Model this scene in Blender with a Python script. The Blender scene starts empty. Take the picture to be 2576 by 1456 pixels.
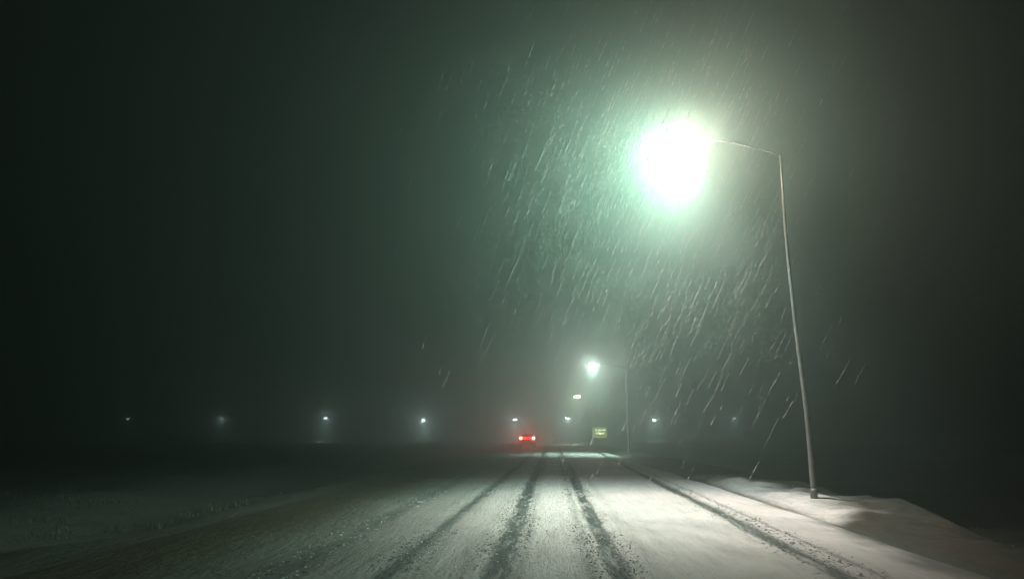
import bpy, bmesh, math, random
import numpy as np
from mathutils import Vector, Matrix, noise

random.seed(7)
rng = np.random.default_rng(7)
S = bpy.context.scene
COL = S.collection
R = math.radians

# ------------------------------------------------------------------ camera
CAM_H = 1.5
F_PX, W_PX, H_PX = 1708.0, 2576.0, 1456.0
PITCH, YAW = math.atan(364 / 1708.0), math.atan(97 / 1708.0)
cd = bpy.data.cameras.new("camera")
cam = bpy.data.objects.new("camera", cd)
COL.objects.link(cam)
cam.location = (0, 0, CAM_H)
cam.rotation_euler = (math.pi / 2 + PITCH, 0, YAW)
cd.sensor_width = 36
cd.lens = 36 * F_PX / W_PX
cd.clip_start = 0.1
cd.clip_end = 6000
S.camera = cam
CAMROT = cam.rotation_euler.to_matrix()

def ray(px, py):
    return CAMROT @ Vector(((px - W_PX / 2) / F_PX, -(py - H_PX / 2) / F_PX, -1))

def on_ground(px, py, z=0.0):
    d = ray(px, py)
    t = (z - CAM_H) / d.z
    return Vector((0, 0, CAM_H)) + d * t

def at_y(px, py, Y):
    d = ray(px, py)
    return Vector((0, 0, CAM_H)) + d * (Y / d.y)

# ------------------------------------------------------------------ world, view
wd = bpy.data.worlds.new("World")
S.world = wd
wd.use_nodes = True
nt = wd.node_tree
nt.nodes.clear()
wo = nt.nodes.new("ShaderNodeOutputWorld")
bg = nt.nodes.new("ShaderNodeBackground")
sky = nt.nodes.new("ShaderNodeTexSky")
sky.sky_type = 'NISHITA'
sky.sun_disc = False
sky.sun_elevation = R(-4)
sky.sun_rotation = R(160)
mixc = nt.nodes.new("ShaderNodeMix")
mixc.data_type = 'RGBA'
mixc.inputs[0].default_value = 0.93
nt.links.new(sky.outputs[0], mixc.inputs[6])
mixc.inputs[7].default_value = (0.050, 0.058, 0.046, 1)      # weak flat ambient that lifts the darks
nt.links.new(mixc.outputs[2], bg.inputs[0])
bg.inputs[1].default_value = 0.08
nt.links.new(bg.outputs[0], wo.inputs[0])
S.view_settings.view_transform = 'Standard'
S.view_settings.look = 'None'
S.view_settings.exposure = 0.0
S.view_settings.gamma = 1.0
S.cycles.use_denoising = True
S.cycles.volume_bounces = 0
S.cycles.max_bounces = 5
S.cycles.diffuse_bounces = 2
S.cycles.sample_clamp_indirect = 3.0

# ------------------------------------------------------------------ helpers
def tag(o, label=None, cat=None, group=None, kind=None):
    if label: o["label"] = label
    if cat: o["category"] = cat
    if group: o["group"] = group
    if kind: o["kind"] = kind
    return o

def empty(name, loc, rz=0.0):
    o = bpy.data.objects.new(name, None)
    o.empty_display_size = 0.3
    o.location = loc
    o.rotation_euler = (0, 0, rz)
    COL.objects.link(o)
    return o

def build(name, bm, mat, parent=None, smooth=False):
    me = bpy.data.meshes.new(name)
    bm.normal_update()
    bm.to_mesh(me)
    bm.free()
    me.materials.append(mat)
    if smooth:
        for p in me.polygons: p.use_smooth = True
    o = bpy.data.objects.new(name, me)
    COL.objects.link(o)
    if parent is not None: o.parent = parent
    return o

def add_tube(bm, pts, radii, seg=12, cap=True):
    pts = [Vector(p) for p in pts]
    rings = []
    up = Vector((0, 1, 0))
    for i, p in enumerate(pts):
        a = pts[max(0, i - 1)]; b = pts[min(len(pts) - 1, i + 1)]
        t = (b - a).normalized()
        u = t.cross(up)
        if u.length < 1e-3: u = t.cross(Vector((1, 0, 0)))
        u.normalize(); v = t.cross(u)
        r = radii[i] if isinstance(radii, (list, tuple)) else radii
        rings.append([bm.verts.new(p + (u * math.cos(2 * math.pi * k / seg) + v * math.sin(2 * math.pi * k / seg)) * r) for k in range(seg)])
    for a, b in zip(rings[:-1], rings[1:]):
        for k in range(seg):
            bm.faces.new((a[k], a[(k + 1) % seg], b[(k + 1) % seg], b[k]))
    if cap:
        bm.faces.new(rings[0]); bm.faces.new(rings[-1][::-1])
    bmesh.ops.recalc_face_normals(bm, faces=bm.faces)

def add_box(bm, lo, hi, bev=0.0):
    lo, hi = Vector(lo), Vector(hi)
    g = bmesh.ops.create_cube(bm, size=1.0)
    c = (lo + hi) / 2; s = hi - lo
    for v in g['verts']:
        v.co = Vector((c.x + v.co.x * s.x, c.y + v.co.y * s.y, c.z + v.co.z * s.z))
    if bev > 0:
        es = list({e for v in g['verts'] for e in v.link_edges})
        bmesh.ops.bevel(bm, geom=es, offset=bev, segments=2, affect='EDGES', profile=0.6)

class NB:
    """Small builder for node materials."""
    def __init__(self, name):
        self.m = bpy.data.materials.new(name)
        self.m.use_nodes = True
        self.t = self.m.node_tree
        self.t.nodes.clear()
        self.out = self.t.nodes.new("ShaderNodeOutputMaterial")
    def n(self, typ, **kw):
        x = self.t.nodes.new(typ)
        for k, v in kw.items(): setattr(x, k, v)
        return x
    def put(self, sock, v):
        if isinstance(v, bpy.types.NodeSocket): self.t.links.new(v, sock)
        elif v is not None: sock.default_value = v
    def math(self, op, a, b=None, c=None, clamp=False):
        x = self.n("ShaderNodeMath", operation=op, use_clamp=clamp)
        self.put(x.inputs[0], a)
        if b is not None: self.put(x.inputs[1], b)
        if c is not None: self.put(x.inputs[2], c)
        return x.outputs[0]
    def step(self, v, lo, hi, a=0.0, b=1.0):
        x = self.n("ShaderNodeMapRange", interpolation_type='SMOOTHSTEP')
        self.put(x.inputs[0], v)
        for i, q in enumerate((lo, hi, a, b)): self.put(x.inputs[i + 1], q)
        return x.outputs[0]
    def mix(self, f, a, b):
        x = self.n("ShaderNodeMix", data_type='RGBA')
        self.put(x.inputs[0], f)
        self.put(x.inputs[6], a if isinstance(a, bpy.types.NodeSocket) else (*a, 1))
        self.put(x.inputs[7], b if isinstance(b, bpy.types.NodeSocket) else (*b, 1))
        return x.outputs[2]
    def noise(self, vec, scale, detail=4, rough=0.6, dist=0.0):
        x = self.n("ShaderNodeTexNoise")
        self.put(x.inputs["Vector"], vec)
        x.inputs["Scale"].default_value = scale
        x.inputs["Detail"].default_value = detail
        x.inputs["Roughness"].default_value = rough
        x.inputs["Distortion"].default_value = dist
        return x.outputs[0]
    def scaled(self, vec, s):
        x = self.n("ShaderNodeMapping")
        self.put(x.inputs[0], vec)
        x.inputs[3].default_value = s
        return x.outputs[0]
    def bsdf(self, color, rough=0.6, metal=0.0, bump=None, bs=0.3, bd=0.02, spec=0.5):
        p = self.n("ShaderNodeBsdfPrincipled")
        self.put(p.inputs["Base Color"], color if isinstance(color, bpy.types.NodeSocket) else (*color, 1))
        self.put(p.inputs["Roughness"], rough)
        self.put(p.inputs["Metallic"], metal)
        p.inputs["Specular IOR Level"].default_value = spec
        if bump is not None:
            b = self.n("ShaderNodeBump")
            b.inputs["Strength"].default_value = bs
            b.inputs["Distance"].default_value = bd
            self.put(b.inputs["Height"], bump)
            self.t.links.new(b.outputs[0], p.inputs["Normal"])
        self.t.links.new(p.outputs[0], self.out.inputs[0])
        return p

def simple(name, color, rough=0.6, metal=0.0, var=0.25, scale=8.0, bs=0.2, bd=0.004):
    b = NB(name)
    tc = b.n("ShaderNodeTexCoord").outputs["Object"]
    nz = b.noise(tc, scale, 5, 0.65)
    c = b.mix(nz, tuple(x * (1 - var) for x in color), tuple(min(1, x * (1 + var)) for x in color))
    b.bsdf(c, b.step(nz, 0.2, 0.8, max(0.02, rough - 0.1), min(1, rough + 0.1)), metal, bump=nz, bs=bs, bd=bd)
    return b.m

def emitter(name, color, strength):
    b = NB(name)
    e = b.n("ShaderNodeEmission")
    e.inputs[0].default_value = (*color, 1)
    e.inputs[1].default_value = strength
    b.t.links.new(e.outputs[0], b.out.inputs[0])
    return b.m

# ------------------------------------------------------------------ materials
def snow_ground(name, road):
    b = NB(name)
    geo = b.n("ShaderNodeNewGeometry").outputs["Position"]
    sp = b.n("ShaderNodeSeparateXYZ"); b.put(sp.inputs[0], geo)
    X, Y = sp.outputs[0], sp.outputs[1]
    along = b.scaled(geo, (1.0, 0.12, 1.0))            # wheels drag things out along the road
    wob = b.math('MULTIPLY_ADD', b.noise(b.scaled(geo, (0.5, 0.06, 1)), 1.0, 3), 0.5, -0.25)
    fine = b.noise(geo, 9.0, 6, 0.7)
    drag = b.noise(along, 6.0, 6, 0.65)
    grit = b.noise(b.scaled(geo, (1, 0.40, 1)), 15.0, 4, 0.65)
    big = b.noise(geo, 0.35, 4, 0.55)
    def band(x0, slope, hw, soft, rag=0.30):
        dx = b.math('SUBTRACT', X, b.math('MULTIPLY_ADD', Y, slope, x0))
        dx = b.math('ADD', dx, b.math('MULTIPLY', wob, 0.35))
        dx = b.math('ABSOLUTE', dx)
        dx = b.math('ADD', dx, b.math('MULTIPLY_ADD', drag, rag, -rag / 2))
        dx = b.math('ADD', dx, b.math('MULTIPLY_ADD', grit, 0.26, -0.13))
        return b.step(dx, hw - soft, hw + soft, 1.0, 0.0)
    snow = b.mix(b.step(big, 0.35, 0.7), (0.70, 0.69, 0.675), (0.57, 0.565, 0.55))
    snow = b.mix(b.math('MULTIPLY', b.step(drag, 0.42, 0.72), 0.55), snow, (0.47, 0.49, 0.475))
    slush = b.mix(b.step(fine, 0.35, 0.65), (0.020, 0.034, 0.030), (0.10, 0.13, 0.118))
    dirt = (0.055, 0.060, 0.050)
    if road:
        thin = b.step(b.math('ADD', X, b.math('MULTIPLY_ADD', big, 1.6, -0.8)), 1.2, -4.4, 0.0, 0.94)  # thinner snow leftwards, darkened further for the fall-off of the lamplight
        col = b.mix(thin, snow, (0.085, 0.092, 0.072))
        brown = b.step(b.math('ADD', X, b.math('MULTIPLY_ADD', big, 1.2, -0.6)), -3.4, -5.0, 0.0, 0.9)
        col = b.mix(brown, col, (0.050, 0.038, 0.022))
        marks = [  # x0, slope, half width, softness, strength
            (-0.66, 0.000, 0.15, 0.05, 1.0), (0.73, 0.001, 0.135, 0.05, 1.0),
            (-1.88, 0.005, 0.12, 0.07, 0.85), (-3.02, -0.008, 0.14, 0.16, 0.50),
            (3.06, 0.017, 0.14, 0.07, 0.95), (3.46, 0.017, 0.03, 0.04, 0.7),
            (0.42, 0.002, 0.07, 0.09, 0.40), (-0.36, 0.0, 0.06, 0.10, 0.30),
            (1.12, 0.004, 0.10, 0.16, 0.28),
        ]
        for x0, sl, hw, so, st in marks:
            col = b.mix(b.math('MULTIPLY', band(x0, sl, hw, so), b.math('MULTIPLY', st, b.step(drag, 0.30, 0.52, 0.35, 1.0))), col, slush)
        spk = None
        for x0, sl, hw in ((-0.66, 0.0, 0.42), (0.62, 0.001, 0.42), (-1.88, 0.005, 0.42), (-3.02, -0.008, 0.45), (3.15, 0.017, 0.42)):
            w = band(x0, sl, hw, 0.25)
            spk = w if spk is None else b.math('MAXIMUM', spk, w)
        patch = b.step(b.noise(b.scaled(geo, (0.8, 0.3, 1)), 1.3, 3), 0.38, 0.55)
        dots = b.math('MULTIPLY', b.step(grit, 0.55, 0.60), b.math('MULTIPLY', spk, patch))
        col = b.mix(b.math('MULTIPLY', dots, 0.85), col, (0.035, 0.042, 0.036))
        edge = band(5.12, 0.002, 0.10, 0.14)
        col = b.mix(b.math('MULTIPLY', edge, 0.85), col, (0.07, 0.085, 0.07))
        fray = b.math('ADD', X, b.math('ADD', b.math('MULTIPLY_ADD', big, 1.6, -0.8), b.math('MULTIPLY_ADD', drag, 0.5, -0.25)))
        fray = b.math('ADD', fray, b.step(Y, 14.0, 8.0, 0.0, 0.45))
        col = b.mix(b.step(fray, 4.55, 5.25, 0.0, 0.88), col, (0.10, 0.115, 0.10))
    else:
        # grass and earth poke through; also painted darker where the lamplight falls off
        rx = b.math('ADD', X, b.math('MULTIPLY_ADD', big, 3.0, -1.5))
        near = b.math('MAXIMUM', b.step(Y, 15.0, 12.0), b.math('MULTIPLY', b.step(Y, 21.0, 29.0), 0.7))
        right = b.step(b.math('ADD', rx, b.math('MULTIPLY', near, 2.4)), 5.6, 7.2, 0.0, 0.95)
        left = b.step(rx, -3.6, -4.9, 0.0, 0.90)
        strip = b.math('MULTIPLY', b.step(rx, -8.3, -9.6), b.step(rx, -14.5, -12.2))
        left = b.math('MULTIPLY', left, b.math('SUBTRACT', 1.0, b.math('MULTIPLY', strip, 0.05)))
        left = b.math('MULTIPLY', left, b.step(Y, 60, 200, 1.0, 0.75))
        bare = b.math('MAXIMUM', right, left)
        tuft = b.step(fine, 0.50, 0.66)
        soil = b.math('MULTIPLY', b.step(b.noise(geo, 1.7, 5, 0.7), 0.50, 0.62), b.step(X, 5.3, 6.6, 0.0, 0.7))
        earth = b.mix(b.step(drag, 0.35, 0.65), (0.038, 0.027, 0.015), (0.019, 0.022, 0.017))
        col = b.mix(b.math('MULTIPLY', tuft, 0.30), snow, (0.22, 0.22, 0.18))
        col = b.mix(soil, col, (0.12, 0.12, 0.10))
        col = b.mix(bare, col, earth)
        edge = band(5.12, 0.002, 0.10, 0.14)
        col = b.mix(b.math('MULTIPLY', edge, 0.85), col, (0.07, 0.085, 0.07))
    lump = b.math('ADD', b.math('MULTIPLY', drag, 0.6), b.math('MULTIPLY', fine, 0.4))
    lump = b.math('ADD', lump, b.math('MULTIPLY', grit, 0.35))
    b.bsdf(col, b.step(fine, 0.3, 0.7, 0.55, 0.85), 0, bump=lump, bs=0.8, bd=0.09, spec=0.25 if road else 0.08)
    return b.m

M_ROAD = snow_ground("snowy_road", True)
M_VERGE = snow_ground("snowy_verge", False)
M_POLE = simple("weathered_galvanised_steel", (0.19, 0.195, 0.18), 0.55, 0.3, 0.35, 6.0)
M_HEAD = simple("lamp_head_paint", (0.16, 0.17, 0.16), 0.5, 0.2)
M_LENS = {k: emitter("lit_lens_" + k, c, s) for k, c, s in (
    ("near", (1, 0.82, 0.68), 560), ("middle", (1, 0.97, 0.92), 75), ("warm", (1, 0.86, 0.62), 90), ("cold", (0.95, 0.95, 1), 150), ("faint", (0.9, 0.95, 1), 9), ("dim", (0.9, 0.95, 1), 45))}
M_SIGN = None
M_POST = simple("sign_post_steel", (0.55, 0.56, 0.54), 0.6, 0.0)
M_TAIL = emitter("lit_tail_light", (1.0, 0.42, 0.36), 90.0)
M_TAILRIM = emitter("red_tail_lens", (1.0, 0.012, 0.010), 30)
M_PAINT = simple("car_paint_tail_glow_red", (0.28, 0.010, 0.008), 0.35, 0.2, 0.15)  # red put into the paint to carry the tail-light glow
M_GLASS = simple("dark_glass", (0.01, 0.012, 0.012), 0.08, 0.0, 0.1, bs=0.0)
M_RUBBER = simple("tyre_rubber", (0.02, 0.02, 0.02), 0.85)
M_RIM = simple("alloy_rim", (0.35, 0.35, 0.36), 0.35, 0.9)
M_PLATE = simple("plate_white", (0.55, 0.55, 0.50), 0.5)

# ------------------------------------------------------------------ terrain
def sm(a, b, x):
    t = np.clip((x - a) / (b - a), 0, 1)
    return t * t * (3 - 2 * t)

def vnoise(x, y, s, seed):
    g = np.random.default_rng(seed).random((64, 64))
    u, v = x / s + 1000.5, y / s + 1000.5
    i, j = np.floor(u).astype(int), np.floor(v).astype(int)
    fu, fv = u - i, v - j
    fu = fu * fu * (3 - 2 * fu); fv = fv * fv * (3 - 2 * fv)
    a = g[i % 64, j % 64]; b_ = g[(i + 1) % 64, j % 64]; c = g[i % 64, (j + 1) % 64]; d = g[(i + 1) % 64, (j + 1) % 64]
    return (a * (1 - fu) + b_ * fu) * (1 - fv) + (c * (1 - fu) + d * fu) * fv - 0.5

ROAD_L, ROAD_R = -6.0, 5.0
def height(x, y):
    x = np.asarray(x, float); y = np.asarray(y, float)
    near = 1 - sm(70, 160, np.abs(y))
    z = -0.012 * np.abs(np.clip(x, -6, 5)) * 0.5
    wob = vnoise(x * 0 + 0.3, y, 9.0, 5) * 0.10
    for x0, sl, hw, d in ((-0.66, 0, .20, .035), (0.73, .001, .18, .035), (-1.88, .005, .22, .02), (3.06, .017, .18, .022), (-3.02, -.008, .2, .012)):
        u = (x - x0 - sl * y - wob) / hw
        z = z - d * np.exp(-u ** 4) * near
        z = z + 0.35 * d * np.exp(-((np.abs(u) - 1.5) / .45) ** 2) * near
    z = z + vnoise(x, y * 0.35, 0.9, 2) * 0.022 * near + vnoise(x, y * 0.5, 0.28, 3) * 0.010 * near
    # right edge: a gutter, then a ploughed bank, then the ditch
    z = z - 0.10 * np.exp(-((x - 5.15 - vnoise(x * 0, y, 3.0, 9) * 0.25) / 0.22) ** 2) * near
    cut = 1.3 * (1 - sm(11.0, 14.5, y)) - 0.25 * np.exp(-((y - 17.5) / 3.0) ** 2)      # the bank narrows towards the camera
    bank = sm(5.2, 6.0, x) * (1 - sm(7.0, 8.6, x + cut))
    z = z + bank * (0.06 + 0.16 * vnoise(x * 0.6, y, 2.6, 11) + 0.16 * vnoise(x, y, 0.9, 13)) * near
    z = z + sm(5.3, 6.2, x) * (vnoise(x, y, 0.38, 61) * 0.09 + vnoise(x, y, 0.2, 63) * 0.04) * near
    z = z - 0.95 * sm(7.1, 10.0, x + cut) * (1 - 0.5 * sm(13, 19, x)) * near
    z = z + sm(6.5, 9, x) * vnoise(x, y, 2.2, 17) * 0.35 * near
    # left: low verge and shallow ditch
    z = z - 0.35 * sm(-6.4, -8.6, x) * (1 - sm(-9, -12, x)) * near
    z = z + sm(-6.2, -8, x) * (vnoise(x, y, 2.8, 21) * 0.30 + vnoise(x, y, 0.8, 23) * 0.10) * near
    z = z + (sm(-9, -26, x) + sm(9, 24, x)) * sm(35, 90, y) * (vnoise(x, y, 22, 41) * 1.0 + vnoise(x, y, 7, 43) * 0.35)
    z = z + (sm(-40, -300, x) + sm(40, 300, x)) * vnoise(x, y, 90, 31) * 2.5
    return z

def axis(parts):
    out = []
    for a, b, st in parts:
        n = max(1, int(round((b - a) / st)))
        out += list(np.linspace(a, b, n, endpoint=False))
    out.append(parts[-1][1])
    return np.array(out)

xs = np.unique(np.round(np.concatenate([
    axis([(-1000, -200, 100), (-200, -60, 20), (-60, -20, 4), (-20, -10, 0.5), (-10, ROAD_L, 0.2)]),
    axis([(ROAD_L, ROAD_R, 0.055)]),
    axis([(ROAD_R, 9, 0.09), (9, 20, 0.35), (20, 60, 4), (60, 200, 20), (200, 1000, 100)])]), 4))
ys = axis([(-60, -8, 4), (-8, 3, 0.6), (3, 12, 0.09), (12, 25, 0.16), (25, 60, 0.4), (60, 160, 2), (160, 500, 20), (500, 1400, 150)])

def sheet(name, mask, mat):
    xi = xs[mask]
    gx, gy = np.meshgrid(xi, ys)
    gz = height(gx, gy)
    nx, ny = len(xi), len(ys)
    v = np.stack([gx.ravel(), gy.ravel(), gz.ravel()], 1)
    idx = np.arange(nx * ny).reshape(ny, nx)
    f = np.stack([idx[:-1, :-1].ravel(), idx[:-1, 1:].ravel(), idx[1:, 1:].ravel(), idx[1:, :-1].ravel()], 1)
    me = bpy.data.meshes.new(name)
    me.from_pydata(v.tolist(), [], f.tolist())
    me.materials.append(mat)
    me.polygons.foreach_set('use_smooth', [True] * len(me.polygons))
    o = bpy.data.objects.new(name, me)
    COL.objects.link(o)
    return o

e = 1e-3
road = sheet("road", (xs >= ROAD_L - e) & (xs <= ROAD_R + e), M_ROAD)
tag(road, kind='structure')
tag(sheet("ground", xs <= ROAD_L + e, M_VERGE), kind='structure')
tag(sheet("ground", xs >= ROAD_R - e, M_VERGE), kind='structure')

# ------------------------------------------------------------------ street lamps
def gz(x, y): return float(height(np.array([x]), np.array([y]))[0])

def street_lamp(base, head, label, group, lens, beams, glow_w=0, glow_c=(1, 1, 1), lean=0.0, r0=0.075, k=1.0):
    """head is the lens position, in world coordinates; the arm runs from the pole top to it."""
    bx, by = base
    z0 = gz(bx, by)
    t = empty("street_lamp", (bx, by, z0))
    tag(t, label, "street lamp", group)
    H = head[2] - z0 + 0.10
    hx, hy = head[0] - bx, head[1] - by
    s = -1 if hx < 0 else 1
    top = (lean, 0, H - 0.32 * k)
    # pole with a faint bow
    bm = bmesh.new()
    N = 14
    pts = [(lean * (i / N) + 0.025 * k * math.sin(i / N * math.pi * 2.3), 0.01 * math.sin(i * 1.3), -0.4 + (top[2] + 0.4) * i / N) for i in range(N + 1)]
    rad = [r0 * (1 - 0.62 * i / N) for i in range(N + 1)]
    add_tube(bm, pts, rad, 14)
    build("pole", bm, M_POLE, t, True)
    bm = bmesh.new()
    add_tube(bm, [(0, 0, -0.3), (0, 0, 0.16), (0, 0, 0.20)], [r0 * 1.2, r0 * 1.18, r0 * 1.04], 14)
    build("base_collar", bm, M_POLE, t, True)
    # arm
    bm = bmesh.new()
    a, b_ = Vector(top), Vector((hx - s * 0.30 * k, hy, H + 0.02))
    pts = []
    for i in range(11):
        u = i / 10
        p = a.lerp(b_, u); p.z = a.z + (b_.z - a.z) * math.sin(u * math.pi / 2)
        pts.append(p)
    add_tube(bm, pts, [r0 * 0.34 - r0 * 0.10 * i / 10 for i in range(11)], 10)
    build("arm", bm, M_HEAD, t, True)
    # cobra head shell: hull over the lens
    bm = bmesh.new()
    secs = [(-0.34, .05, .05), (-0.25, .09, .08), (-0.05, .155, .11), (0.15, .165, .10), (0.30, .12, .06), (0.36, .04, .03)]
    rings = []
    for u, w, h in secs:
        ring = []
        for q in range(14):
            an = 2 * math.pi * q / 14
            ring.append(bm.verts.new((hx + s * u * k, hy + w * k * math.cos(an), H + 0.02 + h * k * max(math.sin(an), -0.25))))
        rings.append(ring)
    for r1, r2 in zip(rings[:-1], rings[1:]):
        for q in range(14): bm.faces.new((r1[q], r1[(q + 1) % 14], r2[(q + 1) % 14], r2[q]))
    bm.faces.new(rings[0]); bm.faces.new(rings[-1][::-1])
    bmesh.ops.recalc_face_normals(bm, faces=bm.faces)
    hd = build("lamp_head", bm, M_HEAD, t, True)
    bm = bmesh.new()
    g = bmesh.ops.create_uvsphere(bm, u_segments=20, v_segments=12, radius=1)
    for v in g['verts']:
        v.co = Vector((hx + s * 0.04 * k + v.co.x * 0.23 * k, hy + v.co.y * 0.17 * k, H - 0.02 + (v.co.z if v.co.z < 0 else v.co.z * 0.1) * 0.21 * k))
    build("lens", bm, M_LENS[lens], hd, True)
    # its light: a broad downward throw, and the bare glow of the bowl in every direction
    c = (bx + hx + s * 0.04 * k, by + hy, z0 + H - 0.26 * k)
    for nm, watts, col_, size, blend, axis_ in beams:
        L = bpy.data.lights.new(nm, 'SPOT')
        L.energy = watts; L.color = col_; L.spot_size = R(size); L.spot_blend = blend; L.shadow_soft_size = 0.08
        lo = bpy.data.objects.new(nm, L); COL.objects.link(lo)
        lo.location = c; lo.rotation_euler = Vector(axis_).to_track_quat('-Z', 'Y').to_euler()
    if glow_w > 0:
        P = bpy.data.lights.new("lamp_glow", 'POINT')
        P.energy = glow_w; P.color = glow_c; P.shadow_soft_size = 0.08
        po = bpy.data.objects.new("lamp_glow", P); COL.objects.link(po)
        po.location = c
    return t

COOL = (1.0, 0.95, 1.0)
def down(w, c, size=118, tilt=-0.07): return [("lamp_throw", w, c, size, 0.85, (tilt, 0, -1))]
TEAL = (0.66, 1.0, 0.90)
NEAR = [("lamp_throw", 4000, (0.80, 1.0, 0.96), 108, 0.85, (-0.07, 0, -1)),          # wide greenish skirt of the beam
        ("lamp_throw", 3900, (1.0, 0.70, 0.58), 85, 0.90, (-0.10, -0.20, -1)),           # its warmer middle
        ("lamp_side_throw", 5600, (0.60, 1.0, 0.80), 145, 1.0, (-0.88, -0.14, -0.42))]   # thrown across the road
b1 = on_ground(2048, 1250, 0.1); h1 = at_y(1728, 366, b1.y)
b2 = on_ground(1582, 1142); h2 = at_y(1493, 918, b2.y)
b3 = at_y(1501, 1110, 108); h3 = at_y(1453, 996, 108)
b4 = at_y(1453, 1100, 150); h4 = at_y(1429, 1051, 150)
print("LAMPS", b1, h1, b2, h2, b3, h3, b4, h4)
GR = "street lamps along the right verge"
street_lamp((b1.x, b1.y), h1, "nearest tall street lamp with the large blinding white light, on the snow bank", GR, "near", NEAR, lean=-0.12, r0=0.068, k=1.3)
street_lamp((b2.x, b2.y), h2, "second street lamp along the verge, bright white light above right of the yellow-green sign", GR, "middle", down(7500, (0.62, 1.0, 0.80)), 1300, (1, .92, .86), k=1.15, r0=0.10)
street_lamp((b3.x, b3.y), h3, "third street lamp with a small warm light, its pole standing behind the yellow-green sign", GR, "warm", down(9000, (0.66, 1.0, 0.78)), 1500, (1, .86, .64), k=2.0)
street_lamp((b4.x, b4.y), h4, "small dim street lamp directly below the small warm light, farthest of the right verge", GR, "cold", down(9000, COOL, 105), 2500, COOL, k=1.8)
GF = "far street lamps in a row across the background"
far = [
    (323, 1053, 0.03, "faint", "leftmost far street lamp, almost swallowed by the dark haze"),
    (559, 1052, 0.20, "faint", "second far street lamp from the left, a dim grey glow"),
    (820, 1051, 0.55, "dim", "third far street lamp from the left, its soft glow alone above the dark field"),
    (1066, 1056, 1.0, "cold", "far street lamp halfway between the dark left field and the red-lit car, fourth from left"),
    (1295, 1055, 1.0, "cold", "far street lamp with its white light just above left of the car"),
    (1646, 1056, 0.7, "cold", "far street lamp right of the second lamp pole, first of two there"),
    (1848, 1051, 0.22, "faint", "rightmost far street lamp, a dim spark left of the nearest pole"),
]
for px, py, f_, lens, lab in far:
    hp = at_y(px, py, 150)
    street_lamp((hp.x + 1.2, 150), hp, lab, GF, lens, down(95000 * f_, TEAL, 74, 0.0), 3000 * f_, COOL, k=1.5, r0=0.07)

# ------------------------------------------------------------------ sign
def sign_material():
    b = NB("sign_panel_added_glow")
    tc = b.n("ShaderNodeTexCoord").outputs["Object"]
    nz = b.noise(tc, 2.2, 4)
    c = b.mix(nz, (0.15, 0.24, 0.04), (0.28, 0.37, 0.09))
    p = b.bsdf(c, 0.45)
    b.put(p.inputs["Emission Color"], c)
    p.inputs["Emission Strength"].default_value = 3.4  # added glow stands in for the brightness of reflective sheeting
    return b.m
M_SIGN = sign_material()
M_SIGNRIM = emitter("sign_border_added_glow", (0.42, 0.50, 0.20), 3.4)  # border and marks get the same added glow as the panel
M_SIGNMARK = emitter("sign_marks_added_glow", (0.90, 0.88, 0.62), 9)
SD = 84.0
c0 = at_y(1490.5, 1075, SD); c1 = at_y(1527, 1100, SD)
sw, sh = c1.x - c0.x, c0.z - c1.z
sx, sz = (c0.x + c1.x) / 2, (c0.z + c1.z) / 2
sz0 = gz(sx, SD)
sg = empty("road_sign", (sx, SD, sz0))
tag(sg, "yellow-green road sign with two rows of pale marks on two posts", "road sign")
cz = sz - sz0
bm = bmesh.new(); add_box(bm, (-sw / 2, -0.03, cz - sh / 2), (sw / 2, 0.03, cz + sh / 2), 0.02)
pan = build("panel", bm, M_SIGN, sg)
bm = bmesh.new()
t_ = 0.05
for lo, hi in (((-sw/2, -.045, cz + sh/2 - t_), (sw/2, -.031, cz + sh/2)), ((-sw/2, -.045, cz - sh/2), (sw/2, -.031, cz - sh/2 + t_)),
               ((-sw/2, -.045, cz - sh/2 + t_ + .002), (-sw/2 + t_, -.031, cz + sh/2 - t_ - .002)), ((sw/2 - t_, -.045, cz - sh/2 + t_ + .002), (sw/2, -.031, cz + sh/2 - t_ - .002))):
    add_box(bm, lo, hi)
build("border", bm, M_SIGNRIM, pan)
# marks, as on the board: row 1 a dot and a broken bar; row 2 a faint dash and two wedge-shaped signs
bm = bmesh.new()
def blob(pts):
    """closed outline in board units (0..1 across, 0..1 up) as a thin raised plate"""
    f = [bm.verts.new((-sw / 2 + u * sw, -0.034, cz - sh / 2 + v * sh)) for u, v in pts]
    face = bm.faces.new(f)
    g = bmesh.ops.extrude_face_region(bm, geom=[face])
    for v in g['geom']:
        if isinstance(v, bmesh.types.BMVert): v.co.y -= 0.014
def ell(u, v, a, b_, n=12): blob([(u + a * math.cos(2 * math.pi * i / n), v + b_ * math.sin(2 * math.pi * i / n)) for i in range(n)])
ell(.24, .74, .045, .065)
blob([(.28, .75), (.33, .72), (.34, .75), (.28, .775)])
blob([(.40, .69), (.60, .70), (.61, .76), (.41, .775)])
blob([(.62, .71), (.76, .72), (.77, .76), (.62, .765)])
ell(.82, .745, .05, .06)
blob([(.18, .40), (.36, .37), (.37, .43), (.19, .46)])
blob([(.40, .50), (.45, .40), (.50, .29), (.56, .34), (.58, .44), (.52, .50), (.46, .54)])
ell(.62, .40, .035, .045)
blob([(.68, .48), (.72, .40), (.76, .30), (.81, .42), (.79, .50), (.73, .47)])
bmesh.ops.recalc_face_normals(bm, faces=bm.faces)
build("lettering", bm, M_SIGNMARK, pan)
for u in (-0.21, 0.23):
    bm = bmesh.new()
    add_tube(bm, [(u * sw, 0.09, -0.5), (u * sw, 0.09, cz + sh * 0.4)], 0.055, 8)
    build("post", bm, M_POST, sg, True)

# ------------------------------------------------------------------ car, seen from behind
CD = 80.0
cp = at_y(1326, 1108, CD)
CS = 0.98
car = empty("car", (cp.x, CD, gz(cp.x, CD)))
tag(car, "small car with tail-light red put into its body colour, driving away with both round tail lights glowing", "car")
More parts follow.
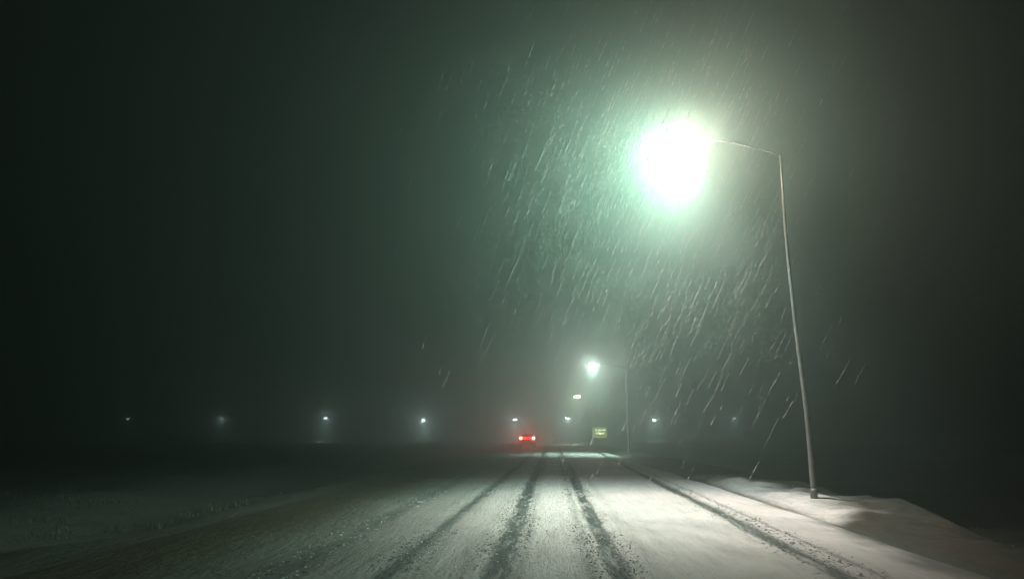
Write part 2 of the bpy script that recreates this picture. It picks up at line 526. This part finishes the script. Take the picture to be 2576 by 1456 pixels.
# body: side profile (y forward, z up) lofted across with tumblehome
prof = [(0.0, .34), (0.02, .62), (0.03, 1.02), (0.16, 1.08), (0.42, 1.52), (0.62, 1.60), (2.1, 1.62), (2.6, 1.50), (3.25, 1.08), (4.15, .98), (4.42, .80), (4.46, .40), (4.2, .28), (0.2, .28)]
bm = bmesh.new()
W2 = 0.93
cols = []
for sx_, yin in ((-1.0, .06), (-.93, .0), (-.4, -.02), (.4, -.02), (.93, .0), (1.0, .06)):
    col_ = []
    for y, z in prof:
        tum = 1 - 0.24 * max(0, z - 1.0) / 0.6
        yy = y + (yin if y < 2.2 else -yin)
        zz = z - (0.05 if abs(sx_) == 1.0 and z > 1.4 else 0)
        col_.append(bm.verts.new((sx_ * W2 * tum, yy, zz)))
    cols.append(col_)
n = len(prof)
for a, b_ in zip(cols[:-1], cols[1:]):
    for i in range(n): bm.faces.new((a[i], a[(i + 1) % n], b_[(i + 1) % n], b_[i]))
bm.faces.new(cols[0]); bm.faces.new(cols[-1][::-1])
bmesh.ops.recalc_face_normals(bm, faces=bm.faces)
body = build("body", bm, M_PAINT, car)
bm = bmesh.new()
q = [(-.66, .155, 1.10), (.66, .155, 1.10), (.58, .375, 1.47), (-.58, .375, 1.47)]
vs = [bm.verts.new(p) for p in q] + [bm.verts.new((p[0], p[1] - .03, p[2] + 0.01)) for p in q]
for f in ((4, 5, 6, 7), (0, 3, 2, 1), (0, 1, 5, 4), (1, 2, 6, 5), (2, 3, 7, 6), (3, 0, 4, 7)): bm.faces.new([vs[i] for i in f])
bmesh.ops.recalc_face_normals(bm, faces=bm.faces)
build("rear_window", bm, M_GLASS, car)
for s_ in (-1, 1):
    bm = bmesh.new()
    q = [(s_ * .925, .75, 1.12), (s_ * .925, 2.9, 1.12), (s_ * .80, 2.45, 1.44), (s_ * .80, .80, 1.46)]
    vs = [bm.verts.new(p) for p in q] + [bm.verts.new((p[0] + s_ * .02, p[1], p[2])) for p in q]
    for f in ((4, 5, 6, 7), (0, 3, 2, 1), (0, 1, 5, 4), (1, 2, 6, 5), (2, 3, 7, 6), (3, 0, 4, 7)): bm.faces.new([vs[i] for i in f])
    bmesh.ops.recalc_face_normals(bm, faces=bm.faces)
    build("side_window", bm, M_GLASS, car)
bm = bmesh.new(); add_box(bm, (-.9, -.11, .36), (.9, -.03, .60), .03); build("bumper", bm, M_PAINT, car)
bm = bmesh.new(); add_box(bm, (-.26, -.06, .72), (.26, -.025, .84), .008); build("number_plate", bm, M_PLATE, car)
for wx in (-.80, .80):
    for wy in (.85, 3.55):
        bm = bmesh.new()
        g = bmesh.ops.create_cone(bm, cap_ends=True, segments=24, radius1=.34, radius2=.34, depth=.22)
        bmesh.ops.rotate(bm, verts=bm.verts, matrix=Matrix.Rotation(math.pi / 2, 3, 'Y'))
        bmesh.ops.translate(bm, verts=bm.verts, vec=(wx, wy, .34))
        bmesh.ops.bevel(bm, geom=[e_ for e_ in bm.edges if len(e_.link_faces) == 2 and e_.calc_face_angle() > 1], offset=.03, segments=2, affect='EDGES')
        wh = build("wheel", bm, M_RUBBER, car, True)
        bm = bmesh.new()
        bmesh.ops.create_cone(bm, cap_ends=True, segments=20, radius1=.21, radius2=.19, depth=.03)
        bmesh.ops.rotate(bm, verts=bm.verts, matrix=Matrix.Rotation(math.copysign(math.pi / 2, wx), 3, 'Y'))
        bmesh.ops.translate(bm, verts=bm.verts, vec=(wx + math.copysign(.12, wx), wy, .34))
        build("rim", bm, M_RIM, wh)
TLZ = 1.12
M_BAR = emitter("added_red_glow", (1.0, 0.006, 0.005), 6)  # added glowing bar, fills the red between the tail lights
bm = bmesh.new(); add_box(bm, (-.55, -.085, TLZ - .15), (.55, -.03, TLZ + .15), .02); build("added_glow_strip", bm, M_BAR, car)
for s_ in (-1, 1):
    bm = bmesh.new()
    bmesh.ops.create_cone(bm, cap_ends=True, segments=20, radius1=.22, radius2=.20, depth=.07)
    bmesh.ops.rotate(bm, verts=bm.verts, matrix=Matrix.Rotation(math.pi / 2, 3, 'X'))
    bmesh.ops.translate(bm, verts=bm.verts, vec=(s_ * .73, -.07, TLZ))
    tl = build("tail_light", bm, M_TAILRIM, car)
    bm = bmesh.new()
    bmesh.ops.create_uvsphere(bm, u_segments=14, v_segments=8, radius=.13)
    bmesh.ops.translate(bm, verts=bm.verts, vec=(s_ * .73, -.08, TLZ))
    build("bulb", bm, M_TAIL, tl, True)
    P = bpy.data.lights.new("tail_light_glow", 'SPOT')
    P.spot_size = R(60); P.spot_blend = 1.0
    P.energy = 480; P.color = (1, 0.01, 0.006); P.shadow_soft_size = 0.06
    po = bpy.data.objects.new("tail_light_glow", P); COL.objects.link(po)
    po.rotation_euler = (-math.pi / 2, 0, 0)
    po.location = (car.location.x + s_ * .73 * CS, CD - .45, car.location.z + TLZ * CS)

car.scale = (CS, CS, CS)

# ------------------------------------------------------------------ dry grass
def grass(name, spots, label):
    V, Fc = [], []
    for x, y, n, hgt, spread in spots:
        z = gz(x, y)
        for _ in range(n):
            a = random.random() * 6.283; r = random.random() ** .7 * spread
            bx, by = x + r * math.cos(a), y + r * math.sin(a)
            h = hgt * random.uniform(.4, 1.1); w = random.uniform(.004, .009)
            la = random.random() * 6.283; le = random.uniform(.1, .7) * h
            lx, ly = le * math.cos(la) - .12 * h, le * math.sin(la)
            pa = random.random() * 6.283; wx, wy = w * math.cos(pa), w * math.sin(pa)
            i = len(V)
            zb = z - .03
            V += [(bx - wx, by - wy, zb), (bx + wx, by + wy, zb), (bx + lx * .35 + wx * .8, by + ly * .35 + wy * .8, zb + h * .6), (bx + lx * .35 - wx * .8, by + ly * .35 - wy * .8, zb + h * .6), (bx + lx, by + ly, zb + h)]
            Fc += [(i, i + 1, i + 2, i + 3), (i + 3, i + 2, i + 4)]
    me = bpy.data.meshes.new(name); me.from_pydata(V, [], Fc); me.materials.append(M_GRASS)
    o = bpy.data.objects.new(name, me); COL.objects.link(o)
    return tag(o, label, kind='stuff')
M_GRASS = simple("dry_grass_blade", (0.16, 0.155, 0.10), 0.8, 0, 0.4, 3.0)
sp = []
for _ in range(200):
    y = random.uniform(5, 60) if random.random() < .7 else random.uniform(8, 24)
    if y < 15: continue
    sp.append((max(9.0, random.gauss(9.8, 1.0)), y, 40, random.uniform(.08, .22), .35))
for _ in range(0):
    a = random.random() * 6.28
    sp.append((b1.x + .35 + .7 * math.cos(a), b1.y + .6 * math.sin(a), 12, .22, .2))
for _ in range(120):
    sp.append((random.gauss(5.75, .3), random.uniform(26, 60), 7, .08, .18))
for _ in range(320):
    sp.append((random.uniform(-15, -6.8), random.uniform(12, 60), 26, random.uniform(.06, .15), .4))
grass("dry_grass", sp, "dry grass poking through the snow along both verges")

# ------------------------------------------------------------------ crumbs of slush thrown out of the wheel tracks
M_SLUSH = simple("dirty_slush", (0.055, 0.065, 0.055), 0.6, 0, 0.5, 12.0)
M_CRUMB = simple("snow_crumb", (0.60, 0.62, 0.61), 0.8, 0, 0.2, 12.0)
def crumbs(name, n, tracks, mat, label, r0, r1):
    V, Fc = [], []
    for _ in range(n):
        x0, sl, hw, wt = random.choices(tracks, [t[3] for t in tracks])[0]
        y = 5.5 * (52 / 5.5) ** random.random()
        if vnoise(np.array([x0 * 3.1]), np.array([y]), 2.2, 51)[0] < -0.12: continue
        x = x0 + sl * y + random.choice((-1, 1)) * hw + random.gauss(0, .085)
        rr = random.uniform(r0, r1) * (1 + y / 40)
        z = gz(x, y) + rr * .15
        i = len(V)
        for d in ((1, 0, 0), (0, 1, 0), (-1, 0, 0), (0, -1, 0), (0, 0, .55), (.2, .1, -.6)):
            k = rr * random.uniform(.6, 1.3)
            V.append((x + d[0] * k, y + d[1] * k * 1.5, z + d[2] * k))
        for a, b_, c_ in ((0, 1, 4), (1, 2, 4), (2, 3, 4), (3, 0, 4), (1, 0, 5), (2, 1, 5), (3, 2, 5), (0, 3, 5)): Fc.append((i + a, i + b_, i + c_))
    me = bpy.data.meshes.new(name); me.from_pydata(V, [], Fc); me.materials.append(mat)
    o = bpy.data.objects.new(name, me); COL.objects.link(o)
    tag(o, label, kind='stuff')
TR = [(-.66, 0, .17, 3), (.73, .001, .15, 3), (.42, .002, .06, 1.5), (-1.88, .005, .17, 3), (-3.02, -.008, .15, 2.2), (3.06, .017, .16, 2.5), (3.46, .017, .03, 1), (-.30, 0, .05, 1)]
crumbs("slush_crumbs", 6500, TR, M_SLUSH, "dark crumbs of slush along the edges of the wheel tracks", .005, .016)
crumbs("snow_crumbs", 3500, TR, M_CRUMB, "white crumbs of snow along the edges of the wheel tracks", .006, .018)

# ------------------------------------------------------------------ falling snow: its motion streaks shaped as strings of slivers
def snow_material():
    b = NB("snow_streak")
    d = b.n("ShaderNodeBsdfDiffuse"); d.inputs[0].default_value = (.9, .92, .92, 1)
    t = b.n("ShaderNodeBsdfTranslucent"); t.inputs[0].default_value = (.9, .92, .92, 1)
    m = b.n("ShaderNodeMixShader"); m.inputs[0].default_value = 0.7
    b.t.links.new(d.outputs[0], m.inputs[1]); b.t.links.new(t.outputs[0], m.inputs[2])
    b.t.links.new(m.outputs[0], b.out.inputs[0])
    return b.m
M_FLAKE = snow_material()
WIND = Vector((-0.46, 0.42, -1.0)).normalized()
V, Fc = [], []
def sliver(p, d, L, w):
    """one piece of a snow streak: a six-sided spindle, slightly crooked"""
    d = d.normalized(); u = d.cross(Vector((0.3, 1, 0.2))).normalized(); v = d.cross(u)
    i = len(V); V.append(tuple(p - d * L / 2))
    for t, ww in ((-.22, .8), (.15, 1.0)):
        o = u * random.uniform(-.2, .2) * w + v * random.uniform(-.2, .2) * w
        for k in range(5):
            an = k * 2 * math.pi / 5
            V.append(tuple(p + d * L * t + o + (u * math.cos(an) + v * math.sin(an)) * w * ww))
    V.append(tuple(p + d * L / 2))
    for k in range(5):
        k2 = (k + 1) % 5
        Fc.extend([(i, i + 1 + k2, i + 1 + k), (i + 1 + k, i + 1 + k2, i + 6 + k2, i + 6 + k), (i + 6 + k, i + 6 + k2, i + 11)])
def streak(p, total, w):
    d = (WIND + Vector((random.gauss(0, .03), random.gauss(0, .03), 0))).normalized()
    s = -total / 2
    while s < total / 2:
        L = random.uniform(.05, .22) * max(1, total)
        env = 1 - .55 * abs(2 * s / total)
        jit = Vector((random.gauss(0, w * .25), random.gauss(0, w * .25), 0))
        sliver(p + d * (s + L / 2) + jit, d + Vector((random.gauss(0, .03), 0, 0)), L, w * env * random.uniform(.5, 1.1))
        s += L * random.uniform(.9, 1.5)
for _ in range(2500):
    p = Vector((h1.x - 1.2 + random.gauss(0, 1.8), h1.y - 1.6 + random.gauss(0, 1.8), h1.z - 2.3 + random.gauss(0, 2.2)))
    if p.z < .4 or p.y < 11.5 or (p - h1).length < .9 or p.x > h1.x + 2.3: continue
    streak(p, random.choice((.12, .2, .3, .4, .6)) * random.uniform(.7, 1.2), random.choice((.004, .005, .007, .009, .012)))
for _ in range(230):
    p = Vector((h2.x - 1.6 + random.gauss(0, 2.2), h2.y + random.gauss(0, 3), h2.z - 2.0 + random.gauss(0, 1.9)))
    if p.z < .4 or (p - h2).length < .8: continue
    streak(p, random.uniform(.3, 1.0), random.uniform(.018, .04))
for _ in range(260):      # thin everywhere else
    p = Vector((random.uniform(-12, 12), random.uniform(14, 50), random.uniform(.3, 13)))
    streak(p, random.uniform(.15, .4), random.uniform(.002, .006))
me = bpy.data.meshes.new("falling_snow"); me.from_pydata(V, [], Fc); me.materials.append(M_FLAKE)
fs = bpy.data.objects.new("falling_snow", me); COL.objects.link(fs)
tag(fs, "streaks of wind-driven snow slanting down through the lamplight", kind='stuff')

# ------------------------------------------------------------------ haze
bm = bmesh.new()
add_box(bm, (-1040, -100, -5), (1040, 1440, 34))
b = NB("cold_haze")
pv = b.n("ShaderNodeVolumePrincipled")
pv.inputs["Color"].default_value = (0.66, 0.91, 0.83, 1)
pv.inputs["Density"].default_value = 0.0225
pv.inputs["Anisotropy"].default_value = 0.8
b.t.links.new(pv.outputs[0], b.out.inputs["Volume"])
hz = build("haze", bm, b.m)
tag(hz, kind='stuff')
